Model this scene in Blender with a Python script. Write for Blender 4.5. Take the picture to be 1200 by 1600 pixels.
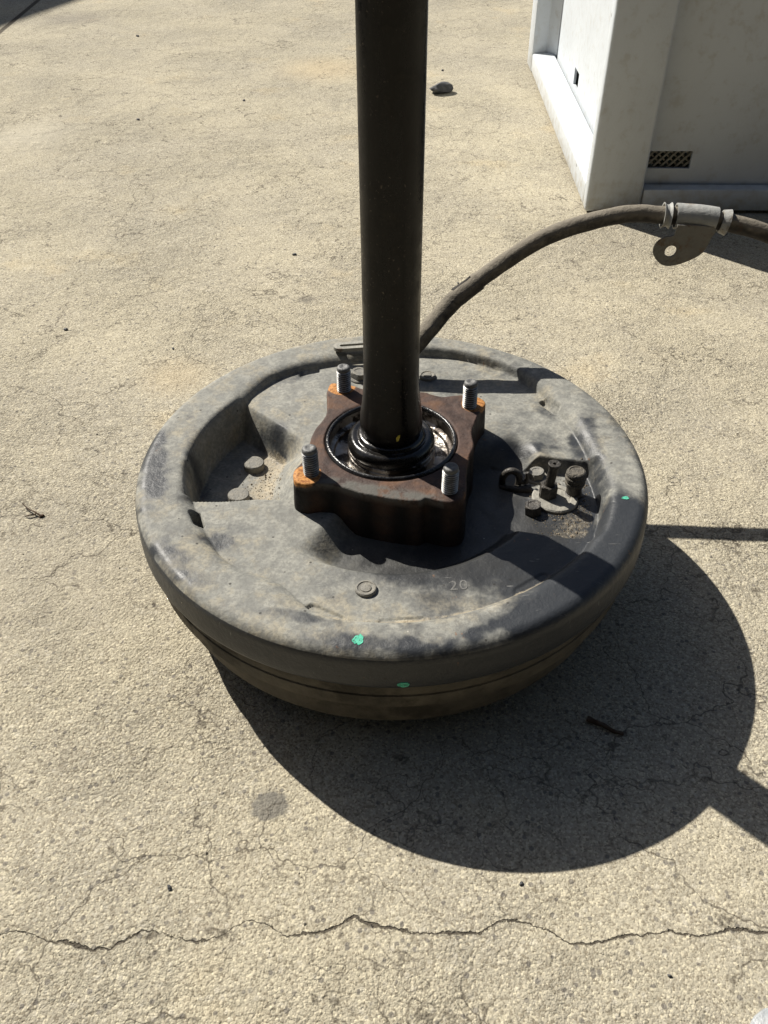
import bpy, bmesh, math, random
import numpy as np
from mathutils import Vector, Matrix, Euler

random.seed(7)
scene = bpy.context.scene
for o in list(bpy.data.objects):
    bpy.data.objects.remove(o)
rad = math.radians
MM = 0.001

# ------------------------------------------------------------------ camera
PITCH, ROLL = 0.7230867, -0.0064703
cam_d = bpy.data.cameras.new('camera')
cam_d.sensor_fit = 'VERTICAL'
cam_d.sensor_height = 36.0
cam_d.lens = 36.0 * 1330.82 / 1600.0
cam_d.clip_start, cam_d.clip_end = 0.01, 500
cam = bpy.data.objects.new('camera', cam_d)
scene.collection.objects.link(cam)
_r = Vector((1, 0, 0)); _f = Vector((0, math.cos(PITCH), -math.sin(PITCH))); _u = _r.cross(_f)
c_, s_ = math.cos(ROLL), math.sin(ROLL)
r2 = c_ * _r + s_ * _u; u2 = -s_ * _r + c_ * _u
cam.matrix_world = Matrix(((r2.x, u2.x, -_f.x, -0.004948), (r2.y, u2.y, -_f.y, -0.440657),
                           (r2.z, u2.z, -_f.z, 0.4361), (0, 0, 0, 1)))
scene.camera = cam

# ------------------------------------------------------------------ light
SUN_EL, SUN_AZ = rad(42.7), rad(-44.6)          # azimuth the light travels towards
L = Vector((math.cos(SUN_AZ) * math.cos(SUN_EL), math.sin(SUN_AZ) * math.cos(SUN_EL), -math.sin(SUN_EL)))
w = bpy.data.worlds.new('World'); scene.world = w; w.use_nodes = True
wn = w.node_tree.nodes; wl = w.node_tree.links
sky = wn.new('ShaderNodeTexSky'); sky.sky_type = 'NISHITA'; sky.sun_disc = False
sky.sun_elevation = SUN_EL
sky.sun_rotation = math.atan2(-L.x, -L.y)
sky.air_density = 1.0; sky.dust_density = 1.6; sky.ozone_density = 0.3
wl.new(sky.outputs[0], wn['Background'].inputs['Color'])
wn['Background'].inputs['Strength'].default_value = 0.05
sd = bpy.data.lights.new('sun', 'SUN'); sd.energy = 5.0; sd.angle = rad(0.5); sd.color = (1.0, 0.95, 0.86)
so = bpy.data.objects.new('sun', sd); scene.collection.objects.link(so)
so.rotation_euler = L.to_track_quat('-Z', 'Y').to_euler(); so.location = (-3, 3, 4)
vs = scene.view_settings
vs.view_transform = 'Standard'; vs.look = 'None'; vs.exposure = 0.66; vs.gamma = 1.0
vs.use_curve_mapping = False

# ------------------------------------------------------------------ helpers
COL = scene.collection
def tag(o, label=None, cat=None, group=None, kind=None):
    if label: o['label'] = label
    if cat: o['category'] = cat
    if group: o['group'] = group
    if kind: o['kind'] = kind
    return o
def empty(name, loc=(0, 0, 0), rz=0.0):
    o = bpy.data.objects.new(name, None); COL.objects.link(o)
    o.location = loc; o.rotation_euler = (0, 0, rz); o.empty_display_size = 0.05
    return o
def link(name, me, mat=None, parent=None, loc=None, rot=None):
    o = bpy.data.objects.new(name, me); COL.objects.link(o)
    if mat is not None and not me.materials: me.materials.append(mat)
    if parent: o.parent = parent
    if loc is not None: o.location = loc
    if rot is not None: o.rotation_euler = rot
    return o
def mesh_from(name, verts, faces, smooth=True):
    me = bpy.data.meshes.new(name); me.from_pydata([tuple(v) for v in verts], [], [tuple(f) for f in faces])
    me.validate(); me.update()
    if smooth: me.polygons.foreach_set('use_smooth', [True] * len(me.polygons))
    return me
def bm_mesh(name, bm, smooth=False, sharp=None):
    bmesh.ops.recalc_face_normals(bm, faces=bm.faces)
    me = bpy.data.meshes.new(name); bm.to_mesh(me); bm.free()
    if smooth:
        me.polygons.foreach_set('use_smooth', [True] * len(me.polygons))
        if sharp: me.set_sharp_from_angle(angle=rad(sharp))
    return me
def lathe(name, prof, segs=96, sharp=35, wob=0.0, seed=0):
    """prof: list of (r, z) in mm"""
    rnd = random.Random(seed); ph = [rnd.uniform(0, 6.28) for _ in range(4)]
    V, F = [], []
    for r, z in prof:
        for k in range(segs):
            a = 2 * math.pi * k / segs
            q = r * (1 + wob * (math.sin(2 * a + ph[0]) + 0.6 * math.sin(5 * a + ph[1] + z)))
            V.append((q * math.cos(a) * MM, q * math.sin(a) * MM, z * MM))
    n = len(prof)
    for i in range(n - 1):
        for k in range(segs):
            k2 = (k + 1) % segs
            F.append((i * segs + k, i * segs + k2, (i + 1) * segs + k2, (i + 1) * segs + k))
    if prof[-1][0] > 1e-6 and prof[-1][0] < 8: F.append([(n - 1) * segs + k for k in range(segs)])
    bm = bmesh.new()
    vs_ = [bm.verts.new(v) for v in V]
    for f in F:
        try: bm.faces.new([vs_[i] for i in f])
        except ValueError: pass
    bmesh.ops.remove_doubles(bm, verts=bm.verts, dist=1e-6)
    return bm_mesh(name, bm, True, sharp)
def prism(name, pts, z0, z1, bevel=0.0, segs=2, sharp=40):
    """pts (x, y) in metres, extruded z0..z1"""
    bm = bmesh.new()
    f = bm.faces.new([bm.verts.new((x, y, z0)) for x, y in pts])
    g = bmesh.ops.extrude_face_region(bm, geom=[f])
    for v in g['geom']:
        if isinstance(v, bmesh.types.BMVert): v.co.z = z1
    if bevel:
        bmesh.ops.bevel(bm, geom=list(bm.edges), offset=bevel, segments=segs, affect='EDGES', profile=0.5)
    return bm_mesh(name, bm, True, sharp)
def box(name, x0, x1, y0, y1, z0, z1, bevel=0.0, segs=2):
    return prism(name, [(x0, y0), (x1, y0), (x1, y1), (x0, y1)], z0, z1, bevel, segs)
def catmull(P, n):
    P = [Vector(p) for p in P]; P = [P[0] * 2 - P[1]] + P + [P[-1] * 2 - P[-2]]
    out = []
    for i in range(1, len(P) - 2):
        for k in range(n):
            t = k / n; a, b, c, d = P[i - 1], P[i], P[i + 1], P[i + 2]
            out.append(0.5 * ((2 * b) + (c - a) * t + (2 * a - 5 * b + 4 * c - d) * t * t + (3 * b - a - 3 * c + d) * t ** 3))
    out.append(P[-2]); return out
def tube(name, path, radius, segs=28, cap=True):
    """radius: f(i, t, ang) in metres"""
    V, F = [], []; up = Vector((0, 0, 1)); n = len(path)
    for i, p in enumerate(path):
        T = (path[min(i + 1, n - 1)] - path[max(i - 1, 0)]).normalized()
        S = T.cross(up).normalized(); U = S.cross(T).normalized()
        for k in range(segs):
            a = 2 * math.pi * k / segs
            r = radius(i, i / (n - 1), a)
            V.append(p + S * (r * math.cos(a)) + U * (r * math.sin(a)))
    for i in range(n - 1):
        for k in range(segs):
            k2 = (k + 1) % segs
            F.append((i * segs + k, i * segs + k2, (i + 1) * segs + k2, (i + 1) * segs + k))
    if cap:
        F.append([k for k in range(segs)][::-1]); F.append([(n - 1) * segs + k for k in range(segs)])
    bm = bmesh.new(); vv = [bm.verts.new(v) for v in V]
    for f in F: bm.faces.new([vv[i] for i in f])
    return bm_mesh(name, bm, True, 50)
def hexhead(name, r, h, washer=0.0, dome=0.8, rot=0.0):
    """hex bolt head in mm, base at z=0, with washer flange"""
    bm = bmesh.new()
    def ring(n, rr, z, off=0.0):
        return [bm.verts.new((rr * math.cos(2 * math.pi * k / n + off) * MM, rr * math.sin(2 * math.pi * k / n + off) * MM, z * MM)) for k in range(n)]
    N = 24
    def hexr(k, R):
        a = (2 * math.pi * k / N) % (math.pi / 3) - math.pi / 6
        return R * math.cos(math.pi / 6) / math.cos(a)
    def hring(R, z):
        return [bm.verts.new((hexr(k, R) * math.cos(2 * math.pi * k / N + rot) * MM, hexr(k, R) * math.sin(2 * math.pi * k / N + rot) * MM, z * MM)) for k in range(N)]
    rings = []
    if washer: rings += [ring(N, washer, -1, rot), ring(N, washer, 1.0, rot), ring(N, washer * 0.93, 1.5, rot)]
    rings += [hring(r, 1.5 if washer else -1), hring(r, h - dome), ring(N, r * 0.86, h, rot), ring(N, r * 0.6, h, rot), ring(N, r * 0.5, h - 0.4, rot)]
    for a, b in zip(rings, rings[1:]):
        for k in range(N):
            k2 = (k + 1) % N; bm.faces.new((a[k], a[k2], b[k2], b[k]))
    bm.faces.new(rings[-1])
    return bm_mesh(name, bm, True, 28)

# numpy value noise
def _hash(ix, iy, s):
    h = (ix * 374761393 + iy * 668265263 + s * 974711) & 0xffffffff
    h = ((h ^ (h >> 13)) * 1274126177) & 0xffffffff
    return ((h ^ (h >> 16)) & 0xffff) / 65535.0
def vnoise(x, y, s=0):
    ix = np.floor(x).astype(np.int64); iy = np.floor(y).astype(np.int64); fx = x - ix; fy = y - iy
    fx = fx * fx * (3 - 2 * fx); fy = fy * fy * (3 - 2 * fy)
    a = _hash(ix, iy, s); b = _hash(ix + 1, iy, s); c = _hash(ix, iy + 1, s); d = _hash(ix + 1, iy + 1, s)
    return (a * (1 - fx) + b * fx) * (1 - fy) + (c * (1 - fx) + d * fx) * fy
def fbm(x, y, s=0, o=4):
    v = 0; a = 0.5; t = 0
    for i in range(o):
        v = v + a * vnoise(x * 2 ** i + 17.3 * i, y * 2 ** i - 9.1 * i, s + i); t += a; a *= 0.5
    return v / t
def ss(a, b, x):
    t = np.clip((x - a) / (b - a), 0, 1); return t * t * (3 - 2 * t)

# ------------------------------------------------------------------ materials
class NT:
    def __init__(self, name):
        self.m = bpy.data.materials.new(name); self.m.use_nodes = True
        self.t = self.m.node_tree; self.b = self.t.nodes['Principled BSDF']
        self.co = self.t.nodes.new('ShaderNodeTexCoord').outputs['Object']
    def n(self, typ, ins=None, out=0, **kw):
        nd = self.t.nodes.new('ShaderNode' + typ)
        for k, v in kw.items(): setattr(nd, k, v)
        for k, v in (ins or {}).items(): self.set(nd.inputs[k], v)
        return nd.outputs[out]
    def set(self, sock, v):
        if isinstance(v, bpy.types.NodeSocket): self.t.links.new(v, sock)
        else:
            if hasattr(sock.default_value, '__len__') and isinstance(v, (tuple, list)) and len(v) == 3 and len(sock.default_value) == 4: v = (*v, 1)
            sock.default_value = v
    def noise(self, scale, detail=4, rough=0.55, vec=None, col=False, dist=0.0):
        return self.n('TexNoise', {'Vector': vec or self.co, 'Scale': scale, 'Detail': detail, 'Roughness': rough, 'Distortion': dist}, 1 if col else 0)
    def math(self, op, a, b=0.0, c=None, clamp=False):
        ins = {0: a, 1: b}
        if c is not None: ins[2] = c
        return self.n('Math', ins, operation=op, use_clamp=clamp)
    def vmath(self, op, a, b): return self.n('VectorMath', {0: a, 1: b}, operation=op)
    def rng(self, v, a, b, c=0.0, d=1.0, smooth=True):
        return self.n('MapRange', {0: v, 1: a, 2: b, 3: c, 4: d}, interpolation_type='SMOOTHSTEP' if smooth else 'LINEAR')
    def mix(self, f, a, b):
        nd = self.t.nodes.new('ShaderNodeMix'); nd.data_type = 'RGBA'
        self.set(nd.inputs[0], f); self.set(nd.inputs[6], a); self.set(nd.inputs[7], b); return nd.outputs[2]
    def attr(self, name): return self.n('Attribute', None, 2, attribute_name=name)
    def bump(self, h, dist=1.0, strength=1.0, normal=None):
        ins = {'Height': h, 'Distance': dist, 'Strength': strength}
        if normal is not None: ins['Normal'] = normal
        return self.n('Bump', ins)
    def done(self, col=None, rough=None, metal=None, normal=None, spec=None):
        for k, v in (('Base Color', col), ('Roughness', rough), ('Metallic', metal), ('Normal', normal), ('Specular IOR Level', spec)):
            if v is not None: self.set(self.b.inputs[k], v)
        return self.m

CRACK = [(-197, -262), (-191, -260), (-183, -261), (-172, -265), (-161, -266), (-150, -269), (-141, -269), (-133, -264), (-126, -260), (-118, -261), (-108, -264), (-98, -266), (-89, -264), (-74, -255), (-64, -258), (-55, -263), (-48, -262), (-38, -262), (-30, -259), (-22, -254), (-13, -258), (0, -260), (14, -263), (25, -262), (40, -263), (53, -256), (64, -257), (76, -262), (85, -268), (97, -268), (112, -264), (130, -263), (135, -262), (147, -265), (169, -261), (184, -264)]

def mat_concrete():
    t = NT('concrete')
    sep = t.t.nodes.new('ShaderNodeSeparateXYZ'); t.set(sep.inputs[0], t.co); X, Y = sep.outputs[0], sep.outputs[1]
    mid = t.noise(480, 4, 0.72)
    big = t.noise(4.2, 4, 0.62)
    blot = t.noise(14, 4, 0.6)
    # aggregate specks
    vc = t.n('TexVoronoi', {'Vector': t.co, 'Scale': 330.0}, 1)
    vs1 = t.n('SeparateColor', {0: vc}, 0)
    vd = t.n('TexVoronoi', {'Vector': t.co, 'Scale': 330.0}, 0)
    speck = t.math('MULTIPLY', t.rng(vs1, 0.90, 0.93), t.rng(vd, 0.55, 0.35))
    vs2 = t.n('SeparateColor', {0: vc}, 1)
    lightsp = t.math('MULTIPLY', t.rng(vs2, 0.84, 0.9), t.rng(vd, 0.6, 0.3))
    gv = t.n('TexVoronoi', {'Vector': t.co, 'Scale': 950.0, 'Randomness': 1.0}, 0)
    gc = t.n('SeparateColor', {0: t.n('TexVoronoi', {'Vector': t.co, 'Scale': 950.0}, 1)}, 0)
    # map cracking
    w1 = t.vmath('SUBTRACT', t.noise(16, 3, 0.65, col=True), (0.5, 0.5, 0.5))
    w1 = t.n('VectorMath', {0: w1, 3: 0.075}, operation='SCALE')
    w2 = t.vmath('SUBTRACT', t.noise(110, 2, 0.6, col=True), (0.5, 0.5, 0.5))
    w2 = t.n('VectorMath', {0: w2, 3: 0.010}, operation='SCALE')
    wc = t.vmath('ADD', t.vmath('ADD', t.co, w1), w2)
    def net(scale, wd, seed, lo, hi):
        off = t.vmath('ADD', wc, (seed, seed * 0.7, 0))
        d = t.n('TexVoronoi', {'Vector': off, 'Scale': scale}, 0, feature='DISTANCE_TO_EDGE')
        m = t.rng(t.noise(8.0, 2, 0.6, vec=off), lo, hi)
        return t.math('MULTIPLY', t.rng(d, wd, wd * 0.1), m)
    cr1 = net(12, 0.011, 3.1, 0.40, 0.56)
    cr2 = net(27, 0.022, 7.7, 0.44, 0.62)
    cr = t.math('MAXIMUM', cr1, t.math('MULTIPLY', cr2, 0.8))
    # the long crack across the front
    fc = t.t.nodes.new('ShaderNodeFloatCurve'); cv = fc.mapping.curves[0]
    pts = [(0.0, 0.5)] + [((x + 300) / 600, (y + 300) / 80) for x, y in CRACK] + [(1.0, 0.45)]
    cv.points[0].location = pts[0]; cv.points[1].location = pts[-1]
    for p in pts[1:-1]: cv.points.new(*p)
    for p in cv.points: p.handle_type = 'VECTOR'
    fc.mapping.update()
    jit = t.math('MULTIPLY', t.math('SUBTRACT', t.noise(180, 4, 0.7), 0.5), 0.006)
    t.set(fc.inputs[1], t.math('DIVIDE', t.math('ADD', X, 0.3), 0.6))
    cy = t.math('SUBTRACT', t.math('MULTIPLY', fc.outputs[0], 0.08), 0.3)
    dist = t.math('ABSOLUTE', t.math('SUBTRACT', t.math('ADD', Y, jit), cy))
    wv = t.rng(t.noise(22, 2, 0.6), 0.35, 0.65, 0.0002, 0.0011)
    lc = t.rng(t.math('DIVIDE', dist, wv), 1.0, 0.35)
    inx = t.math('LESS_THAN', t.math('ABSOLUTE', X), 0.29)
    lc = t.math('MULTIPLY', lc, inx)
    # saw joint of the slab far behind
    jd = t.math('ABSOLUTE', t.math('ADD', t.math('ADD', X, 0.8357), t.math('MULTIPLY', t.math('SUBTRACT', Y, 1.793), 0.0469)))
    jn = t.math('MULTIPLY', t.rng(jd, 0.008, 0.004), t.math('GREATER_THAN', Y, 1.0))
    crack = t.math('MAXIMUM', t.math('MAXIMUM', t.math('MULTIPLY', cr, 0.78), lc), jn)
    # pits
    pv = t.n('TexVoronoi', {'Vector': wc, 'Scale': 42.0}, 0)
    pc = t.n('SeparateColor', {0: t.n('TexVoronoi', {'Vector': wc, 'Scale': 42.0}, 1)}, 0)
    pit = t.math('MULTIPLY', t.rng(pc, 0.87, 0.90), t.rng(pv, 0.24, 0.10))
    pit = t.math('MULTIPLY', pit, t.rng(t.noise(260, 3, 0.6), 0.40, 0.55))
    # colour
    col = t.mix(t.rng(big, 0.35, 0.68), (0.410, 0.370, 0.278), (0.33, 0.303, 0.242))
    col = t.mix(t.math('MULTIPLY', t.rng(blot, 0.45, 0.72), 0.42), col, (0.285, 0.262, 0.215))
    col = t.mix(t.math('MULTIPLY', t.rng(t.noise(48, 4, 0.7), 0.48, 0.68), 0.45), col, (0.29, 0.262, 0.21))
    col = t.mix(t.math('MULTIPLY', t.rng(t.noise(9, 4, 0.6, vec=t.vmath('ADD', t.co, (5, 2, 0))), 0.58, 0.72), 0.4), col, (0.50, 0.405, 0.25))
    col = t.mix(t.math('MULTIPLY', t.rng(mid, 0.50, 0.32), 0.5), col, (0.24, 0.205, 0.15))
    col = t.mix(t.math('MULTIPLY', t.rng(gc, 0.40, 0.0), 0.75), col, (0.19, 0.162, 0.115))
    col = t.mix(t.math('MULTIPLY', t.rng(gc, 0.65, 1.0), 0.62), col, (0.62, 0.56, 0.41))
    col = t.mix(t.math('MULTIPLY', t.rng(mid, 0.55, 0.75), 0.35), col, (0.55, 0.49, 0.37))
    col = t.mix(t.math('MULTIPLY', lightsp, 0.35), col, (0.56, 0.52, 0.43))
    col = t.mix(t.math('MULTIPLY', speck, 0.7), col, (0.12, 0.11, 0.10))
    def spot(x, y, r, c, a, e=0.5):
        global_d = t.n('VectorMath', {0: t.vmath('ADD', t.co, w2), 1: (x, y, 0)}, 1, operation='DISTANCE')
        return t.math('MULTIPLY', t.rng(global_d, r, r * e), a), c
    for args in ((-0.0701, -0.1934, 0.011, (0.13, 0.125, 0.115), 0.75, 0.75), (-0.0864, 0.401, 0.014, (0.16, 0.145, 0.12), 0.7, 0.2),
                 (0.0275, 0.5244, 0.016, (0.2, 0.185, 0.16), 0.5, 0.3), (-0.20, 0.25, 0.05, (0.50, 0.38, 0.22), 0.25, 0.1),
                 (-0.11, 1.32, 0.13, (0.50, 0.37, 0.20), 0.3, 0.1), (-0.55, 0.95, 0.12, (0.52, 0.48, 0.39), 0.3, 0.1),
                 (-0.70, 1.75, 0.10, (0.22, 0.2, 0.17), 0.5, 0.1), (-0.24, -0.02, 0.12, (0.27, 0.245, 0.2), 0.3, 0.1)):
        f_, c__ = spot(*args); col = t.mix(f_, col, c__)
    dark = t.math('MAXIMUM', crack, t.math('MULTIPLY', pit, 0.8))
    col = t.mix(t.math('MULTIPLY', dark, 0.88), col, (0.055, 0.045, 0.035))
    # relief in metres
    h = t.math('ADD', t.math('MULTIPLY', gv, -0.00042), t.math('MULTIPLY', mid, 0.0014))
    h = t.math('ADD', h, t.math('MULTIPLY', t.noise(60, 3, 0.6), 0.0035))
    h = t.math('MULTIPLY', h, t.rng(t.noise(6.5, 3, 0.6, vec=t.vmath('ADD', t.co, (9, 4, 0))), 0.35, 0.65, 0.45, 1.15))
    h = t.math('SUBTRACT', h, t.math('MULTIPLY', lc, 0.0025))
    return t.done(col, 0.93, 0.0, t.bump(h), 0.15)

def mat_plate():
    t = NT('dusty_black_paint')
    dust, sand, oil_shade = t.attr('dust'), t.attr('sand'), t.attr('oil_shade')
    n1 = t.noise(95, 6, 0.65); n2 = t.noise(420, 4, 0.6); n3 = t.noise(28, 5, 0.6)
    d = t.math('ADD', dust, t.math('MULTIPLY', t.math('SUBTRACT', n1, 0.5), 0.5))
    d = t.math('ADD', d, t.math('MULTIPLY', t.math('SUBTRACT', n3, 0.5), 0.35))
    d = t.math('ADD', d, t.math('MULTIPLY', t.math('SUBTRACT', n2, 0.5), 0.22))
    d = t.rng(d, 0.08, 0.92)
    paint = t.mix(n3, (0.022, 0.025, 0.030), (0.035, 0.038, 0.042))
    dcol = t.mix(t.rng(n1, 0.35, 0.7), (0.185, 0.185, 0.168), (0.300, 0.294, 0.258))
    dcol = t.mix(t.math('MULTIPLY', t.rng(t.noise(38, 5, 0.7, vec=t.vmath('ADD', t.co, (2, 7, 1))), 0.48, 0.66), 0.75), dcol, (0.315, 0.28, 0.205))
    dcol = t.mix(t.math('MULTIPLY', t.rng(n2, 0.56, 0.42), 0.45), dcol, (0.13, 0.128, 0.118))
    col = t.mix(t.math('MULTIPLY', d, 0.96), paint, dcol)
    col = t.mix(t.math('MULTIPLY', oil_shade, 0.85), col, (0.030, 0.030, 0.029))  # oily film, with the flange's shade painted in near the hub
    sn = t.rng(t.math('ADD', sand, t.math('MULTIPLY', t.math('SUBTRACT', t.noise(300, 4, 0.7), 0.5), 0.8)), 0.25, 0.75)
    col = t.mix(sn, col, t.mix(n2, (0.27, 0.225, 0.155), (0.40, 0.34, 0.24)))
    # pale chips, dark flecks, rust pinpricks
    vc = t.n('TexVoronoi', {'Vector': t.co, 'Scale': 210.0}, 1); vd = t.n('TexVoronoi', {'Vector': t.co, 'Scale': 210.0}, 0)
    p1 = t.n('SeparateColor', {0: vc}, 0); p2 = t.n('SeparateColor', {0: vc}, 1)
    fl = t.math('MULTIPLY', t.rng(p1, 0.955, 0.965), t.rng(vd, 0.22, 0.12))
    col = t.mix(t.math('MULTIPLY', fl, 0.8), col, (0.02, 0.018, 0.016))
    wh = t.math('MULTIPLY', t.rng(p2, 0.965, 0.97), t.rng(vd, 0.14, 0.06))
    col = t.mix(t.math('MULTIPLY', wh, 0.6), col, (0.5, 0.47, 0.4))
    ru = t.rng(t.noise(75, 4, 0.75, vec=t.vmath('ADD', t.co, (3, 1, 2))), 0.67, 0.72)
    col = t.mix(t.math('MULTIPLY', ru, 0.55), col, (0.19, 0.085, 0.035))
    # fine scratches
    sc = t.n('Mapping', {'Vector': t.co, 'Rotation': (0, 0, 0.6), 'Scale': (1.0, 14.0, 1.0)})
    scr = t.math('MULTIPLY', t.rng(t.noise(45, 3, 0.7, vec=sc), 0.66, 0.72), t.rng(n3, 0.5, 0.6))
    col = t.mix(t.math('MULTIPLY', scr, 0.55), col, (0.42, 0.41, 0.38))
    rough = t.math('ADD', t.math('MULTIPLY', d, 0.33), 0.45)
    rough = t.math('ADD', rough, t.math('MULTIPLY', t.math('SUBTRACT', n1, 0.5), 0.2))
    rough = t.math('SUBTRACT', rough, t.math('MULTIPLY', oil_shade, 0.05), clamp=True)
    h = t.math('ADD', t.math('MULTIPLY', n2, 0.00022), t.math('MULTIPLY', n1, 0.0006))
    h = t.math('ADD', h, t.math('MULTIPLY', sn, t.math('MULTIPLY', n2, 0.0008)))
    return t.done(col, rough, 0.0, t.bump(h), 0.4)

def mat_simple(name, c1, c2, scale=80, rough=(0.5, 0.7), metal=0.0, bump=0.0003, c3=None, s3=25, t3=(0.5, 0.6), spec=0.5):
    t = NT(name)
    n = t.noise(scale, 5, 0.65); n_f = t.noise(scale * 4, 3, 0.6)
    col = t.mix(t.rng(n, 0.3, 0.7), c1, c2)
    if c3: col = t.mix(t.rng(t.noise(s3, 5, 0.65, vec=t.vmath('ADD', t.co, (1.7, 4.1, 0.3))), *t3), col, c3)
    h = t.math('ADD', t.math('MULTIPLY', n, bump * 2), t.math('MULTIPLY', n_f, bump))
    return t.done(col, t.rng(n, 0.3, 0.7, *rough), metal, t.bump(h), spec)

def mat_flange():
    t = NT('rusty_cast_iron')
    n1 = t.noise(110, 5, 0.65); n2 = t.noise(500, 4, 0.6); n3 = t.noise(40, 5, 0.6)
    col = t.mix(t.rng(n1, 0.3, 0.7), (0.040, 0.026, 0.022), (0.085, 0.055, 0.045))
    col = t.mix(t.math('MULTIPLY', t.rng(n3, 0.46, 0.65), 0.75), col, (0.135, 0.072, 0.042))
    col = t.mix(t.math('MULTIPLY', t.rng(n2, 0.60, 0.75), 0.35), col, (0.22, 0.18, 0.15))
    pad = t.attr('pad'); gr = t.attr('grey')
    col = t.mix(t.math('MULTIPLY', t.attr('side_shade'), 0.97), col, (0.006, 0.005, 0.0045))  # shade painted into the sides as a near-black colour
    col = t.mix(t.math('MULTIPLY', gr, t.rng(n1, 0.35, 0.55)), col, (0.10, 0.095, 0.085))
    orange = t.mix(t.rng(n2, 0.35, 0.6), (0.22, 0.085, 0.025), (0.46, 0.22, 0.07))
    pm = t.rng(t.math('ADD', pad, t.math('MULTIPLY', t.math('SUBTRACT', n1, 0.5), 1.2)), 0.40, 0.70)
    col = t.mix(pm, col, orange)
    h = t.math('ADD', t.math('MULTIPLY', n1, 0.0006), t.math('MULTIPLY', n2, 0.0004))
    return t.done(col, t.rng(n1, 0.3, 0.7, 0.55, 0.8), 0.0, t.bump(h), 0.22)

def mat_crate():
    t = NT('grey_crate_plastic')
    n1 = t.noise(9, 6, 0.65); n2 = t.noise(70, 5, 0.65); n3 = t.noise(300, 3, 0.6)
    col = t.mix(t.rng(n1, 0.35, 0.7), (0.57, 0.61, 0.65), (0.53, 0.565, 0.60))
    col = t.mix(t.math('MULTIPLY', t.rng(n2, 0.50, 0.72), 0.42), col, (0.40, 0.385, 0.35))
    sc = t.n('Mapping', {'Vector': t.co, 'Scale': (3.0, 3.0, 22.0), 'Rotation': (0.3, 0.1, 0)})
    col = t.mix(t.math('MULTIPLY', t.rng(t.noise(14, 4, 0.7, vec=sc), 0.62, 0.72), 0.22), col, (0.36, 0.36, 0.35))
    vc = t.n('TexVoronoi', {'Vector': t.co, 'Scale': 42.0}, 1); vd = t.n('TexVoronoi', {'Vector': t.co, 'Scale': 42.0}, 0)
    fl = t.math('MULTIPLY', t.rng(t.n('SeparateColor', {0: vc}, 0), 0.91, 0.92), t.rng(vd, 0.13, 0.08))
    col = t.mix(t.math('MULTIPLY', fl, 0.85), col, (0.05, 0.045, 0.04))
    z = t.n('SeparateXYZ', {0: t.co}, 2)
    dirt = t.math('MULTIPLY', t.rng(z, 0.05, 0.0), t.rng(n2, 0.3, 0.65))
    col = t.mix(t.math('MULTIPLY', dirt, 0.55), col, (0.36, 0.32, 0.24))
    return t.done(col, t.rng(n2, 0.3, 0.7, 0.45, 0.6), 0.0, t.bump(t.math('ADD', t.math('MULTIPLY', n2, 0.0006), t.math('MULTIPLY', n3, 0.0001))), 0.4)

def mat_cable():
    t = NT('dusty_rubber')
    n1 = t.noise(60, 5, 0.65); n2 = t.noise(350, 4, 0.65); d = t.attr('dust')
    dd = t.rng(t.math('ADD', d, t.math('MULTIPLY', t.math('SUBTRACT', n1, 0.5), 0.9)), 0.3, 0.8)
    col = t.mix(dd, (0.030, 0.027, 0.024), t.mix(n2, (0.13, 0.115, 0.09), (0.22, 0.195, 0.155)))
    col = t.mix(t.math('MULTIPLY', t.rng(t.noise(32, 4, 0.6), 0.6, 0.7), 0.6), col, (0.10, 0.055, 0.03))
    return t.done(col, 0.85, 0.0, t.bump(t.math('ADD', t.math('MULTIPLY', n2, 0.0008), t.math('MULTIPLY', n1, 0.001))), 0.3)

M_conc = mat_concrete(); M_plate = mat_plate(); M_flange = mat_flange(); M_crate = mat_crate(); M_cable = mat_cable()
def mat_shaft():
    t = NT('oily_black_steel')
    st = t.n('Mapping', {'Vector': t.co, 'Scale': (1.0, 1.0, 0.07)})
    n1 = t.noise(130, 4, 0.6, vec=st); n2 = t.noise(70, 5, 0.65); n3 = t.noise(420, 3, 0.6); n4 = t.noise(22, 4, 0.6)
    col = t.mix(t.rng(n1, 0.35, 0.7), (0.0035, 0.0032, 0.003), (0.011, 0.0095, 0.008))
    col = t.mix(t.math('MULTIPLY', t.rng(n2, 0.52, 0.70), 0.6), col, (0.030, 0.026, 0.020))
    col = t.mix(t.math('MULTIPLY', t.rng(n3, 0.62, 0.72), t.rng(n4, 0.42, 0.6)), col, (0.09, 0.075, 0.058))
    rough = t.math('ADD', t.rng(n1, 0.3, 0.7, 0.20, 0.42), t.rng(n2, 0.45, 0.7, 0.0, 0.25))
    return t.done(col, rough, 0.0, t.bump(t.math('MULTIPLY', n2, 0.00025)), 0.2)
M_shaft = mat_shaft()
M_grease = mat_simple('wet_black_grease', (0.006, 0.006, 0.006), (0.014, 0.012, 0.010), 150, (0.16, 0.30), 0.0, 0.00008, spec=0.5)
M_race = mat_simple('greasy_bearing_steel', (0.42, 0.40, 0.37), (0.24, 0.21, 0.18), 120, (0.32, 0.5), 0.7, 0.0002, (0.022, 0.016, 0.012), 60, (0.44, 0.54))
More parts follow.
